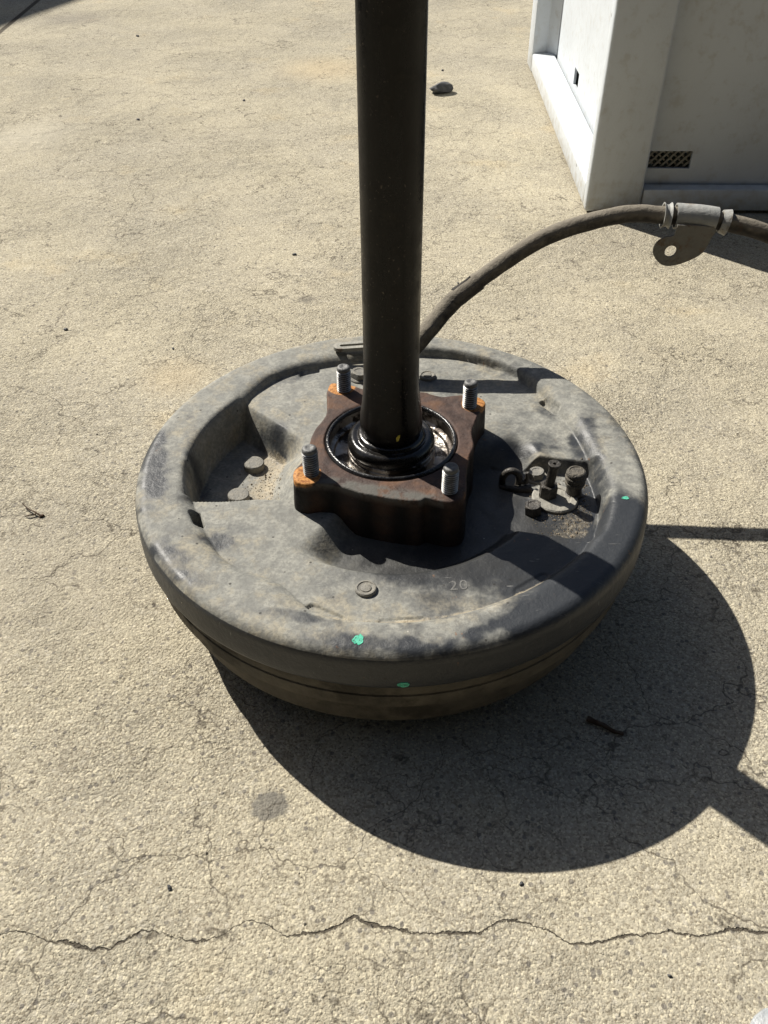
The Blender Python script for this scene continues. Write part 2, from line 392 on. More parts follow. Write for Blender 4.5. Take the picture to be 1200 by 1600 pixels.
def mat_thread():
    t = NT('grey_zinc_thread')
    n1 = t.noise(260, 4, 0.6); z = t.n('SeparateXYZ', {0: t.co}, 2)
    ph = t.math('FRACT', t.math('DIVIDE', t.math('SUBTRACT', z, 0.0006), 0.0016))
    gro = t.rng(t.math('ABSOLUTE', t.math('SUBTRACT', ph, 0.45)), 0.30, 0.12)
    col = t.mix(t.rng(n1, 0.35, 0.65), (0.40, 0.40, 0.39), (0.24, 0.235, 0.225))
    col = t.mix(t.math('MULTIPLY', gro, t.rng(n1, 0.2, 0.5, 0.65, 1.0)), col, (0.035, 0.030, 0.026))
    return t.done(col, 0.42, t.rng(gro, 0.0, 1.0, 0.7, 0.1), t.bump(t.math('MULTIPLY', n1, 0.0002)), 0.4)
M_zinc = mat_thread()
M_studcap = mat_simple('dull_stud_end', (0.10, 0.10, 0.10), (0.17, 0.17, 0.165), 200, (0.5, 0.7), 0.3, 0.0002)
M_seal = mat_simple('black_seal_rubber', (0.010, 0.010, 0.011), (0.02, 0.02, 0.021), 160, (0.2, 0.35), 0.0, 0.0002)
M_drum = mat_simple('brown_drum_iron', (0.060, 0.054, 0.044), (0.125, 0.112, 0.088), 30, (0.75, 0.9), 0.0, 0.0006, (0.045, 0.04, 0.032), 22, (0.52, 0.64), 0.3)
M_bolt = mat_simple('dusty_bolt', (0.13, 0.125, 0.11), (0.23, 0.215, 0.18), 220, (0.6, 0.8), 0.0, 0.0003)
M_darkbolt = mat_simple('dark_oily_fitting', (0.030, 0.027, 0.024), (0.07, 0.062, 0.052), 200, (0.4, 0.6), 0.2, 0.0003)
M_dustmetal = mat_simple('dusty_bracket_metal', (0.20, 0.195, 0.17), (0.30, 0.285, 0.245), 120, (0.55, 0.75), 0.1, 0.0003, (0.11, 0.08, 0.055), 60, (0.58, 0.68))
M_clip = mat_simple('galvanised_clip', (0.24, 0.245, 0.235), (0.34, 0.34, 0.32), 90, (0.6, 0.75), 0.1, 0.0003, (0.14, 0.105, 0.07), 50, (0.55, 0.66))
M_green = mat_simple('green_paint', (0.03, 0.40, 0.25), (0.10, 0.52, 0.36), 500, (0.5, 0.6), 0.0, 0.0003, (0.03, 0.12, 0.08), 420, (0.55, 0.62))
M_yellow = mat_simple('yellow_paint', (0.55, 0.46, 0.04), (0.62, 0.52, 0.10), 300, (0.5, 0.6), 0.0, 0.0002)
M_rock = mat_simple('dark_stone', (0.045, 0.047, 0.05), (0.10, 0.10, 0.105), 120, (0.7, 0.85), 0.0, 0.0012, (0.17, 0.165, 0.16), 60, (0.58, 0.7))
M_twig = mat_simple('dry_twig', (0.055, 0.032, 0.018), (0.10, 0.062, 0.034), 200, (0.75, 0.9), 0.0, 0.0004)
M_scrap = mat_simple('pale_plastic', (0.26, 0.28, 0.29), (0.36, 0.37, 0.375), 60, (0.35, 0.5), 0.0, 0.0006)
M_sand = mat_simple('sandy_grit', (0.27, 0.22, 0.15), (0.13, 0.10, 0.07), 900, (0.85, 0.95), 0.0, 0.0002, (0.06, 0.05, 0.04), 700, (0.55, 0.62))
M_wall = mat_simple('weathered_wall_panel', (0.16, 0.155, 0.145), (0.21, 0.20, 0.185), 6, (0.7, 0.85), 0.0, 0.001)

# ------------------------------------------------------------------ ground
g = 120.0
ground = link('ground', mesh_from('ground', [(-g, -g, 0), (g, -g, 0), (g, g, 0), (-g, g, 0)], [(0, 1, 2, 3)], False), M_conc)
tag(ground, 'cracked sandy concrete yard', None, None, 'structure')

# boundary wall out of the frame on the left: its shadow crosses the far left corner
sx, sy = L.x / -L.z, L.y / -L.z                   # shadow travel per metre of height
WH = 2.6
dwx, dwy = 0.334, 0.9426
bx, by = -0.838 - sx * WH, 1.658 - sy * WH       # top edge whose shadow starts at the corner
def wp(s, o): return (bx + dwx * s - dwy * o, by + dwy * s + dwx * o)
wall = link('boundary_wall', prism('boundary_wall', [wp(-3.2, 0), wp(7, 0), wp(7, 0.2), wp(-3.2, 0.2)], 0, WH, 0.01), M_wall)
tag(wall, 'tall grey boundary wall shading the far left corner of the yard', 'wall')

# unseen open-fronted dark shell behind the camera, added to block sky light
M_blocker = mat_simple('dark_sky_blocker', (0.035, 0.033, 0.030), (0.05, 0.047, 0.042), 5, (0.75, 0.9), 0.0, 0.001, spec=0.1)
blocker = empty('sky_blocker', (0.6, -1.65, 0))
tag(blocker, 'tall dark open fronted shell added behind the viewer to block sky light', 'sky_blocker')
link('blocker_back', box('blocker_back', -4, 4, -3.2, -3.0, 0, 3.6), M_blocker, blocker)
link('blocker_side', box('blocker_side', -4.2, -4.002, -3.2, 0, 0, 3.6), M_blocker, blocker)
link('blocker_side', box('blocker_side', 4.002, 4.2, -3.2, 0, 0, 3.6), M_blocker, blocker)
link('blocker_roof', box('blocker_roof', -4.4, 4.4, -3.4, 0.25, 3.6, 3.75), M_blocker, blocker)
link('blocker_lintel', box('blocker_lintel', -3.998, 3.998, -0.2, 0, 2.6, 3.598), M_blocker, blocker)

# ------------------------------------------------------------------ axle with drum brake
axle = empty('axle_assembly')
tag(axle, 'greasy upright axle shaft with dusty round drum brake standing on the concrete', 'axle')

TH = np.array([-180, -165, -155, -145, -135, -123, -116, -107, -98, -78, -55, -45, -32, -15, 2, 15, 28, 40, 51, 62, 75, 90, 105, 118, 132, 140, 148, 160, 180.0])
RI = np.array([130, 130, 128, 130, 132, 121, 127, 138, 137, 136, 134, 136, 139, 136, 130, 131, 133, 139, 144, 144, 142, 137, 129, 133, 134, 129, 125, 128, 130.0])
DENTS = [(-106, 135, 8.5, 3.6, 1.6, -14), (-88, 135, 11, 2.2, 0.8, 2), (-54, 134, 9, 4.0, 0.7, 0), (-156, 130.5, 5.0, 3.0, 9, 0), (31, 134, 6, 3.0, 3.0, 0), (118, 129, 6, 2.5, 1.5, 0)]

_a = np.arange(-180, 180, 1.0); _ri = np.interp(_a, TH, RI)
_k = np.exp(-0.5 * (np.arange(-12, 13) / 4.0) ** 2); _k /= _k.sum()
_ri = np.convolve(np.concatenate([_ri[-12:], _ri, _ri[:12]]), _k, 'valid')
_a = np.append(_a, 180.0); _ri = np.append(_ri, _ri[0])
def plate_height(x, y):
    """heights of the pressed backing plate in mm (x, y in mm)"""
    r = np.hypot(x, y); th = np.degrees(np.arctan2(y, x))
    ri = np.interp(th, _a, _ri) + (fbm(x / 14, y / 14, 5, 3) - 0.5) * 1.4
    floor = 86.4 + 1.0 * ss(10, -40, y) + (fbm(x / 30, y / 30, 11, 3) - 0.5) * 1.6
    dish = ss(101, 87, r) * ss(-128, -112, th) * ss(24, 6, th)
    floor -= 12.0 * dish
    # left pocket
    dtop = (x + 104) * -0.69 + (y - 75) * -0.72
    yb = -33 + (fbm(x / 20, y / 20, 21, 2) - 0.5) * 2
    m = ss(-0.8, 1.6, y - yb) * ss(0, 11, dtop) * ss(57, 88, r) * (x < 0)
    floor -= 25.0 * m
    # right recess
    du = (15 - 0.177 * (x - 77)) - y
    m2 = ss(-1, 5, du) * ss(-70, -60, y + 0.25 * (x - 100)) * ss(60, 70, r) * (x > 0)
    floor -= 10.5 * np.maximum(m2 - dish, 0)
    # upper web step beside the pocket
    floor += 1.2 * ss(0, 8, -dtop) * ss(-20, -50, x) * (y > 0)
    u = np.clip((r - ri) / (149.0 - ri), 0, 1)
    kk = 3.8 + 1.6 * ss(95, 125, th) + 6.0 * ss(0, 10, dtop) * ss(-6, 2, y - yb) * (x < 0)
    tt = 1 - (1 - u) ** kk
    tt = tt * ss(-0.01, 0.06, u)
    crest = 94.0 + (fbm(x / 30, y / 30, 31, 3) - 0.5) * 0.6
    z = floor + (crest - floor) * tt
    # outer shoulder
    q = np.clip((r - 157.5) / 7.5, 0, 1)
    z = np.where(r > 157.5, crest - 8.5 * (1 - np.sqrt(np.maximum(0, 1 - q * q))), z)
    for a, rc, hl, hw, dp, tw in DENTS:
        ca, sa = math.cos(rad(a)), math.sin(rad(a)); px, py = rc * ca, rc * sa
        tx, ty = -math.sin(rad(a + tw)), math.cos(rad(a + tw))
        lu = (x - px) * tx + (y - py) * ty; lv = -(x - px) * ty + (y - py) * tx
        sdf = np.hypot(np.maximum(np.abs(lu) - hl, 0), lv) - hw
        z = z - dp * ss(0.5, -0.5, sdf)
    return z
def pz(x, y): return float(plate_height(np.array([x * 1.0]), np.array([y * 1.0]))[0])

def build_plate():
    SEG = 1100
    rr = np.concatenate([np.linspace(38, 60, 14)[:-1], np.linspace(60, 150, 118)[:-1], np.linspace(150, 163, 15)[:-1], 157.5 + 7.5 * np.sin(np.linspace(math.asin(5.5 / 7.5), math.pi / 2, 10))])
    a = np.arange(SEG) * 2 * math.pi / SEG - math.pi
    R, A = np.meshgrid(rr, a, indexing='ij')
    X, Y = R * np.cos(A), R * np.sin(A); Z = plate_height(X, Y)
    # rolled side wall and lip
    low = [(165.3, 80), (165.5, 76), (165.5, 71), (165.1, 69.2), (164, 68.6), (161, 68.8), (155, 72)]
    for r_, z_ in low:
        X = np.vstack([X, r_ * np.cos(a)[None]]); Y = np.vstack([Y, r_ * np.sin(a)[None]])
        Z = np.vstack([Z, (z_ + (fbm(a * 6, a * 0 + z_ * 0.1, 3, 2) - 0.5) * 0.6)[None]])
    n = X.shape[0]
    V = np.stack([X.ravel(), Y.ravel(), Z.ravel()], 1) * MM
    i = np.arange(n - 1)[:, None]; k = np.arange(SEG)[None]; k2 = (k + 1) % SEG
    F = np.stack([(i * SEG + k), ((i + 1) * SEG + k), ((i + 1) * SEG + k2), (i * SEG + k2)], -1).reshape(-1, 4)
    me = bpy.data.meshes.new('backing_plate')
    me.vertices.add(len(V)); me.vertices.foreach_set('co', V.ravel())
    me.loops.add(F.size); me.loops.foreach_set('vertex_index', F.ravel().astype(np.int32))
    me.polygons.add(len(F)); me.polygons.foreach_set('loop_start', np.arange(0, F.size, 4, dtype=np.int32))
    me.update(calc_edges=True); me.validate()
    me.polygons.foreach_set('use_smooth', np.ones(len(F), bool))
    # wear maps: settled dust, sand drifts, oily film deepened by painted shade near the hub
    x, y, z = X.ravel(), Y.ravel(), Z.ravel(); r = np.hypot(x, y); th = np.degrees(np.arctan2(y, x))
    nz = fbm(x / 24, y / 24, 41, 4); nf = fbm(x / 7, y / 7, 51, 4)
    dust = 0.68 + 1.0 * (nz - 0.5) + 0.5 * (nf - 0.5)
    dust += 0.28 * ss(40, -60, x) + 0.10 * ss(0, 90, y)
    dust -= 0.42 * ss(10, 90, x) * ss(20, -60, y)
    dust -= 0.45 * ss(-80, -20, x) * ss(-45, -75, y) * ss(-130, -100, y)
    def zone(cx, cy, rx, ry, ang, amt):
        ca, sa = math.cos(rad(ang)), math.sin(rad(ang)); u = ((x - cx) * ca + (y - cy) * sa) / rx; v = (-(x - cx) * sa + (y - cy) * ca) / ry
        d = np.sqrt(u * u + v * v) + (nf - 0.5) * 0.9 + (nz - 0.5) * 0.6
        return amt * ss(1.6, 0.5, d)
    dust -= zone(-155, -5, 9, 42, 8, 0.75) + zone(-133, 20, 6, 26, 10, 0.5) + zone(-150, 40, 6, 26, -20, 0.35)
    dust -= zone(-127, -92, 9, 24, 45, 0.9) + zone(-104, -72, 9, 7, 0, 0.55) + zone(-55, -135, 16, 4, -10, 0.45)
    dust -= zone(132, 10, 9, 30, 0, 0.55) + zone(92, 22, 14, 5, -6, 0.4) + zone(112, 62, 12, 7, -50, 0.4) + zone(-75, 105, 16, 4, 35, 0.35)
    dust -= zone(-10, -155, 34, 5, -4, 0.55) + zone(60, -140, 30, 5, 25, 0.5) + zone(118, -75, 18, 14, 40, 0.35)
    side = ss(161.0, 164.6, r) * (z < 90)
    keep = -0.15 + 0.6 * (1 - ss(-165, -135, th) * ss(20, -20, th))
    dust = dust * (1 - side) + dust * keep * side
    dust -= zone(-85, 46, 16, 7, -42, 0.6)
    dust -= zone(104, -40, 34, 26, 0, 0.5) * (r < 134)
    dust -= 0.45 * ss(138, 146, r) * ss(-72, -55, th) * ss(-8, -28, th)
    dust += zone(150, -10, 8, 40, 8, 0.4) + zone(-16, -112, 13, 11, 0, 0.3)
    dust += zone(-35, -128, 18, 6, -8, 0.35) + zone(-66, -110, 14, 10, 0, 0.3)
    sand = (0.15 + 0.75 * fbm(x / 11, y / 11, 71, 3)) * ss(3.6, 0.4, np.abs(r - 135.5 - 5 * (nz - 0.5))) * ss(-112, -100, th) * ss(-42, -55, th)
    sand = np.maximum(sand, 0.55 * ss(72, 64, z) * ss(-116, -86, x) * (x < 0) * ss(60, 40, y) * (r < 112))
    sand = np.maximum(sand, 0.40 * (x > 0) * ss(-4, -45, y) * ss(98, 122, r) * ss(136, 131, r) * ss(-66, -56, y))
    oil_shade = zone(40, -72, 70, 36, -8, 0.9) * ss(-40, 0, x) * (r < 134) + zone(80, -45, 40, 40, 0, 0.55) * (r < 128)
    oil_shade = np.maximum(oil_shade, 0.95 * ss(100, 84, r + 8 * (nf - 0.5)) * ss(-128, -105, th) * ss(40, 10, th))  # painted shade: darkens the dish where the flange shadow falls
    for nm, arr in (('dust', dust), ('sand', sand), ('oil_shade', np.clip(oil_shade, 0, 1))):
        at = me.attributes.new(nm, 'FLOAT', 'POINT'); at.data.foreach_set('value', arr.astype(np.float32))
    return me
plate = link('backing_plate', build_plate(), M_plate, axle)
plate['label'] = 'dusty black pressed steel plate with rolled rim'

# drum underneath
drum_prof = [(146, 70), (152, 66), (156.5, 64.8), (159.8, 64.2), (160.6, 62.8), (160.4, 57), (159.7, 56.4), (159.7, 55.4), (160.5, 54.8), (160.2, 45.5), (158.6, 43.4), (155.5, 42.6), (154.2, 41.2), (153.6, 31), (153.0, 24), (151.2, 19.8), (147, 17), (138, 15), (122, 13), (108, 10), (100, 5), (98, 1.0), (96, 0.2), (40, 0.2)]
drum = link('brake_drum', lathe('brake_drum', drum_prof, 256, 40, 0.0006, 2), M_drum, axle)

# housing flange with four ears
FL = [(-44, 54), (-42, 64), (-39, 65.5), (-29, 63), (-19, 58), (-4, 56), (21, 54), (28, 51), (36, 48), (47, 49.5), (58, 48), (63, 44), (64, 38), (58, 26), (53, 10), (52.5, 1), (52, -9), (48.5, -20), (45.5, -36), (44.5, -50), (41.5, -60), (34, -63), (26, -61), (20, -59), (15, -61.5), (-1, -59), (-18, -54), (-32, -47), (-44, -45), (-52, -46), (-59, -42), (-60, -33), (-56, -24), (-52, -11), (-52, -4), (-50, 9), (-43.5, 27), (-43, 41)]
STUD = [(-49, -35), (-32, 56), (53, 36), (34, -53)]
def build_flange():
    P = catmull([Vector((x, y, 0)) for x, y in FL] + [Vector((*FL[0], 0))], 12)
    aa = np.array([math.atan2(p.y, p.x) for p in P]); rp = np.array([math.hypot(p.x, p.y) for p in P])
    o = np.argsort(aa); aa = aa[o]; rp = rp[o]
    N = 360; A = np.linspace(-math.pi, math.pi, N, endpoint=False)
    ro = np.interp(A, np.concatenate([aa[-1:] - 2 * math.pi, aa, aa[:1] + 2 * math.pi]), np.concatenate([rp[-1:], rp, rp[:1]]))
    ro = ro + (fbm(A * 9, A * 0, 3, 3) - 0.5) * 0.8
    rings = [(np.full(N, 42.6), np.full(N, 96.0)), (np.full(N, 42.6), np.full(N, 109.0)), (np.full(N, 43.3), np.full(N, 109.8))]
    for f in np.linspace(0.06, 1, 22):
        rr = 43.3 + (ro - 1.0 - 43.3) * f
        rings.append((rr, np.full(N, 110.0)))
    rings += [(ro - 0.3, np.full(N, 109.6)), (ro, np.full(N, 108.8)), (ro + 0.2, np.full(N, 104.0)), (ro + 0.5, np.full(N, 99.0)), (ro + 0.9, np.full(N, 92.0)), (ro + 1.2, np.full(N, 84.6)), (ro + 1.4, np.full(N, 74.0))]
    V, F = [], []
    for i, (rr, zz) in enumerate(rings):
        xx, yy = rr * np.cos(A), rr * np.sin(A)
        zz = zz + np.where(zz > 109.9, (fbm(xx / 8, yy / 8, 61, 3) - 0.5) * 0.5, 0)
        if 3 <= i <= 24:
            for sx_, sy_ in STUD: zz = zz + 0.35 * ss(10.4, 9.4, np.hypot(xx - sx_, yy - sy_))
        V += list(zip(xx * MM, yy * MM, zz * MM))
    for i in range(len(rings) - 1):
        for k in range(N):
            k2 = (k + 1) % N; F.append((i * N + k, (i + 1) * N + k, (i + 1) * N + k2, i * N + k2))
    me = mesh_from('bearing_housing', V, F); me.set_sharp_from_angle(angle=rad(50))
    v = np.array(V) * 1000
    pad = np.zeros(len(v))
    for (sx_, sy_), am in zip(STUD, (1, 1, 0.85, 0.42)): pad = np.maximum(pad, am * ss(12.0, 7.0, np.hypot(v[:, 0] - sx_ * 1.06, v[:, 1] - sy_ * 1.06)) * (v[:, 2] > 108.5))
    grey = ss(3.0, 9.0, -(v[:, 1] + 43 + 0.28 * v[:, 0])) * (v[:, 2] > 108) * (v[:, 0] < 30)
    side_shade = ss(109.6, 107.0, v[:, 2]) * (0.75 + 0.25 * np.sin(v[:, 0] * 0.3))  # painted shade mask for everything below the top face
    for nm, arr in (('pad', pad), ('grey', grey), ('side_shade', side_shade)):
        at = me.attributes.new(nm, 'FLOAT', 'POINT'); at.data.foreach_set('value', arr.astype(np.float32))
    return me
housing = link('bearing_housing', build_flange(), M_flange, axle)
housing['label'] = 'rusty brown four eared cast housing'

# threaded studs
prof = [(4.95, 0)]
z = 0.6
while z < 16.4:
    prof += [(4.95, z), (4.1, z + 0.65), (4.1, z + 0.8), (4.95, z + 1.4)]; z += 1.6
prof += [(4.5, z + 0.1), (4.2, z + 0.4)]
stud_me = lathe('stud', prof, 40, 20)
zt = z + 0.4
cap_me = lathe('stud_end', [(4.2, zt), (4.55, zt + 0.3), (4.55, zt + 1.6), (4.1, zt + 2.5), (3.2, zt + 3.0), (2.2, zt + 3.0), (1.6, zt + 2.6), (0.001, zt + 2.5)], 40, 35)
for i, (x, y) in enumerate(STUD):
    s = link('stud', stud_me, M_zinc, housing, (x * MM, y * MM, 0.1095), (rad((-1, 1, 0.5, -1.2)[i]), rad((-1.0, -0.6, 0.7, 0.4)[i]), i * 1.3))
    link('stud_end', cap_me, M_studcap, s)

# bearing, seal and collar round the shaft
link('seal_ring', lathe('seal_ring', [(42.4, 108.6), (41.9, 110.2), (41.2, 111.0), (40.3, 111.1), (39.6, 110.4), (39.5, 109.2), (39.9, 108.0), (40.6, 107.0)], 160, 60, 0.0012, 4), M_seal, housing)
link('bearing_race', lathe('bearing_race', [(40.4, 108.6), (40.2, 101), (39.4, 100.2), (37.6, 99.6), (36.8, 97.6), (35.6, 97.0), (30, 96.4), (28, 96.0), (24, 96.0)], 160, 30), M_race, housing)
link('locking_collar', lathe('locking_collar', [(28.2, 95), (28.4, 101), (28.0, 102.0), (27.4, 102.4), (27.2, 103.2), (27.9, 103.7), (27.9, 105.4), (27.2, 106.0)], 128, 30), M_race, axle)
link('grease_collar', lathe('grease_collar', [(27.0, 105.0), (27.8, 106.6), (28.0, 109.5), (27.2, 112.0), (25.6, 113.6), (23.6, 114.2), (22.6, 113.4), (21.6, 113.6), (21.0, 115.4), (20.2, 116.2), (18.2, 116.4), (16, 116.4)], 128, 60, 0.0006, 9), M_grease, axle)
sp = [(17.6, 110), (18.2, 117.5), (19.2, 119.0), (19.6, 121.5), (19.75, 125), (19.5, 129), (19.0, 133), (18.4, 137), (17.75, 143), (17.2, 150), (16.85, 158), (16.7, 168), (16.6, 190), (16.6, 230), (16.65, 300), (16.6, 380), (16.6, 560), (16.6, 610), (15.4, 616)]
shaft = link('axle_shaft', lathe('axle_shaft', sp, 96, 40, 0.0006, 5), M_shaft, axle)
# splined end of the shaft
NS = 28; V = []; F = []
for zz in (612, 690):
    for k in range(NS * 4):
        q = 15.6 if k % 4 in (0, 1) else 14.2; a_ = 2 * math.pi * k / (NS * 4)
        V.append((q * math.cos(a_) * MM, q * math.sin(a_) * MM, zz * MM))
n_ = NS * 4
for k in range(n_): F.append((k, (k + 1) % n_, n_ + (k + 1) % n_, n_ + k))
F.append([n_ + k for k in range(n_)])
link('spline', mesh_from('spline', V, F, False), M_shaft, shaft)
def blob(name, rx, ry, seed, n=26, thick=0.25, jag=0.3):
    """thin paint dab in mm, lying in xy"""
    rn = random.Random(seed); ph = [rn.uniform(0, 6.28) for _ in range(5)]
    pts = []
    for k in range(n):
        a_ = 2 * math.pi * k / n
        q = 1 + jag * (0.5 * math.sin(2 * a_ + ph[0]) + 0.35 * math.sin(3 * a_ + ph[1]) + 0.3 * math.sin(7 * a_ + ph[2])) + rn.uniform(-.06, .06)
        pts.append((rx * q * math.cos(a_) * MM, ry * q * math.sin(a_) * MM))
    return prism(name, pts, -0.0008, thick * MM)
def on_plate(name, me, mat, x, y, rz=0, dz=0.0, parent=None):
    e = 1.2; z0 = pz(x, y); nx = -(pz(x + e, y) - pz(x - e, y)) / (2 * e); ny = -(pz(x, y + e) - pz(x, y - e)) / (2 * e)
    q = Vector((0, 0, 1)).rotation_difference(Vector((nx, ny, 1)))
    eu = (q @ Euler((0, 0, rz)).to_quaternion()).to_euler()
    return link(name, me, mat, parent or plate, (x * MM, y * MM, (z0 + dz) * MM), eu)
on_plate('paint_mark', blob('paint_mark', 2.4, 3.8, 3), M_green, -18.7, -153.2, rad(-20))
on_plate('paint_mark', blob('paint_mark', 2.4, 1.3, 5), M_green, 144.0, -41.6, rad(10))
m3 = link('paint_mark', blob('paint_mark', 3.0, 2.1, 8, jag=0.15), M_green, plate, (4.6 * MM, -165.5 * MM, 72.3 * MM), (rad(90), 0, 0))
link('paint_mark', blob('paint_mark', 1.0, 2.3, 12), M_yellow, shaft, (3.9 * MM, -19.35 * MM, 124.5 * MM), (rad(90), rad(25), rad(11)))

# hold-down pin heads, bolts and plugs on the plate
pin_me = lathe('pin_head', [(6.1, -2), (6.1, 1.5), (5.6, 2.1), (4.9, 2.2), (4.4, 1.7), (3.2, 1.5), (3.0, 2.0), (2.4, 2.2), (0.001, 2.2)], 40, 30)
on_plate('pin_head', pin_me, M_bolt, -15.3, -111.7)
on_plate('pin_head', pin_me, M_bolt, 28.5, 108.7)
on_plate('hex_bolt', hexhead('hex_bolt', 6.6, 6.0, 8.2), M_bolt, -23.0, 109.0, 0.3)
on_plate('flat_bolt', lathe('flat_bolt', [(7.2, -2), (7.2, 4.2), (6.6, 4.9), (3.5, 5.1), (0.001, 5.0)], 36, 30), M_bolt, -96.5, 32.5)
on_plate('flat_bolt', lathe('flat_bolt', [(7.2, -2), (7.2, 4.2), (6.6, 4.9), (3.5, 5.1), (0.001, 5.0)], 36, 30), M_bolt, -103.0, -2.5)
on_plate('hex_bolt', hexhead('hex_bolt', 5.6, 6.0, 7.2), M_bolt, 97.2, 1.0, 0.1)
on_plate('hex_bolt', hexhead('hex_bolt', 5.8, 6.2, 0), M_darkbolt, 90.0, -34.5, 0.4)
M_capm = mat_simple('dirty_rubber_cap', (0.06, 0.055, 0.046), (0.14, 0.125, 0.10), 260, (0.7, 0.9), 0.0, 0.0006)
# bleeder on its round seat
seat = on_plate('bleeder_seat', lathe('bleeder_seat', [(14.8, -2), (14.8, 1.4), (14.0, 2.2), (10.5, 2.4), (10.0, 1.7), (0.001, 1.8)], 56, 30), M_dustmetal, 105.5, -22.5)
link('bleeder_nut', hexhead('bleeder_nut', 6.0, 8.5, 0, 0.6, 0.5), M_darkbolt, seat, (-4.5 * MM, 2.5 * MM, 2 * MM))
link('bleeder_nipple', lathe('bleeder_nipple', [(3.0, 0), (3.0, 15), (3.3, 16.5), (4.0, 19.6), (3.6, 20.0), (1.2, 19.8), (1.0, 18.5)], 28, 35), M_darkbolt, seat, (-4.5 * MM, 2.5 * MM, 8 * MM), (rad(3), rad(2), 0))
cp = on_plate('line_fitting', lathe('line_fitting', [(5.6, -2), (5.6, 2), (5.0, 2.4), (5.0, 7), (5.4, 7.4), (5.4, 9.2), (4.7, 9.8), (4.7, 11)], 36, 30), M_darkbolt, 118.5, -17.5)
link('dust_cap', lathe('dust_cap', [(5.0, 8.8), (6.3, 9.6), (6.5, 11.2), (5.8, 12.0), (5.8, 12.6), (6.6, 13.2), (6.8, 15.6), (6.2, 16.4), (6.4, 17.0), (6.4, 18.4), (5.6, 19.6), (4.6, 20.0), (4.0, 19.4), (0.001, 19.5)], 36, 40), M_capm, cp)
# dark stamped fork beside the housing
def fork():
    bm = bmesh.new()
    def add(pts, r):
        P = catmull([Vector(p) * MM for p in pts], 6)
        m_ = tube('f', P, lambda i, t, a: r(t) * MM, 14); bm.from_mesh(m_); bpy.data.meshes.remove(m_)
    add([(-6, 0, -4), (-6, 0.5, 4), (-3.5, 1, 9), (0, 1.2, 10.4), (3.6, 1, 8), (4.6, 0.5, 3.5), (4.2, 0, -3)], lambda t: 2.3)
    add([(4, 0, 3), (8.5, -0.5, 2.5), (9.5, 0.2, 6), (9.0, 0.8, 10.5)], lambda t: 2.2 - 1.3 * t)
    add([(-7, -2, -3), (0, -4, -1.5), (8, -4, -1), (13, -3, -1)], lambda t: 2.2 + 1.2 * t)
    return bm_mesh('fork_bracket', bm, True, 40)
link('fork_bracket', fork(), M_darkbolt, plate, (79.5 * MM, -6.0 * MM, 77.5 * MM), (rad(10), 0, rad(-10)))
# slotted lever lying on the rim behind the shaft
def slotted():
    bm = bmesh.new(); N = 40
    def cap(hl, hw):
        P = []
        for k in range(N):
            a_ = 2 * math.pi * k / N
            cx = hl if math.cos(a_) >= 0 else -hl
            P.append((cx + hw * math.cos(a_), hw * math.sin(a_)))
        return P
    o_, i_ = cap(12, 5.6), cap(11, 1.7)
    rings = []
    for P, zz in ((i_, 0), (o_, 0), (o_, 2.8), (i_, 2.8)):
        rings.append([bm.verts.new((x * MM, y * MM, zz * MM)) for x, y in P])
    for a_, b_ in ((0, 1), (1, 2), (2, 3), (3, 0)):
        for k in range(N):
            k2 = (k + 1) % N; bm.faces.new((rings[a_][k], rings[a_][k2], rings[b_][k2], rings[b_][k]))
    return bm_mesh('slotted_lever', bm, True, 30)
link('slotted_lever', slotted(), M_dustmetal, plate, (-25.5 * MM, 136.5 * MM, 96.0 * MM), (rad(-4), 0, rad(7)))
# stamped number
fc_ = bpy.data.curves.new('stamped_number', 'FONT'); fc_.body = '20'; fc_.size = 0.0105; fc_.extrude = 0.00015; fc_.align_x = 'CENTER'; fc_.space_character = 1.1
tmp = bpy.data.objects.new('t', fc_); COL.objects.link(tmp); bpy.context.view_layer.update()
sm = bpy.data.meshes.new_from_object(tmp.evaluated_get(bpy.context.evaluated_depsgraph_get())); bpy.data.objects.remove(tmp)
sm.materials.clear()
M_stamp = mat_simple('stamped_paint', (0.085, 0.084, 0.080), (0.11, 0.108, 0.10), 300, (0.5, 0.65), 0.0, 0.0002)
on_plate('stamped_number', sm, M_stamp, 36.8, -112.0, rad(2), 0.02)

# sandy grit lying in the two recesses: real grains
def grains(name, n, pick, smin, smax, seed):
    rn = random.Random(seed); V, F = [], []
    k = 0
    while k < n:
        p = pick(rn)
        if p is None: continue
        x, y = p; s = rn.uniform(smin, smax) * (1.9 if rn.random() < 0.06 else 1); z0 = pz(x, y)
        b = len(V)
        for dx, dy, dz in ((1, 0, 0), (-1, 0, 0), (0, 1, 0), (0, -1, 0), (0, 0, 1), (0, 0, -1)):
            j = s * rn.uniform(0.6, 1.3); V.append(((x + dx * j) * MM, (y + dy * j) * MM, (z0 + dz * j * 0.7 + s * 0.3) * MM))
        for f in ((0, 2, 4), (2, 1, 4), (1, 3, 4), (3, 0, 4), (2, 0, 5), (1, 2, 5), (3, 1, 5), (0, 3, 5)): F.append([b + q for q in f])
        k += 1
    return mesh_from(name, V, F, False)
def pick_r(rn):
    x, y = rn.uniform(88, 134), rn.uniform(-58, 8); r = math.hypot(x, y)
    if r > 131 or r < 92: return None
    if rn.random() > (0.25 + 0.75 * (r - 92) / 39) * (1 if y < -22 else 0.4): return None
    return x, y
def pick_l(rn):
    x, y = rn.uniform(-112, -74), rn.uniform(-28, 30)
    if rn.random() > (0.3 + 0.7 * (x + 112) / 38): return None
    return x, y
gr = link('grit', grains('grit', 420, pick_r, 0.22, 0.6, 1), M_sand, plate); gr['kind'] = 'stuff'
gr = link('grit', grains('grit', 260, pick_l, 0.22, 0.6, 2), M_sand, plate); gr['kind'] = 'stuff'

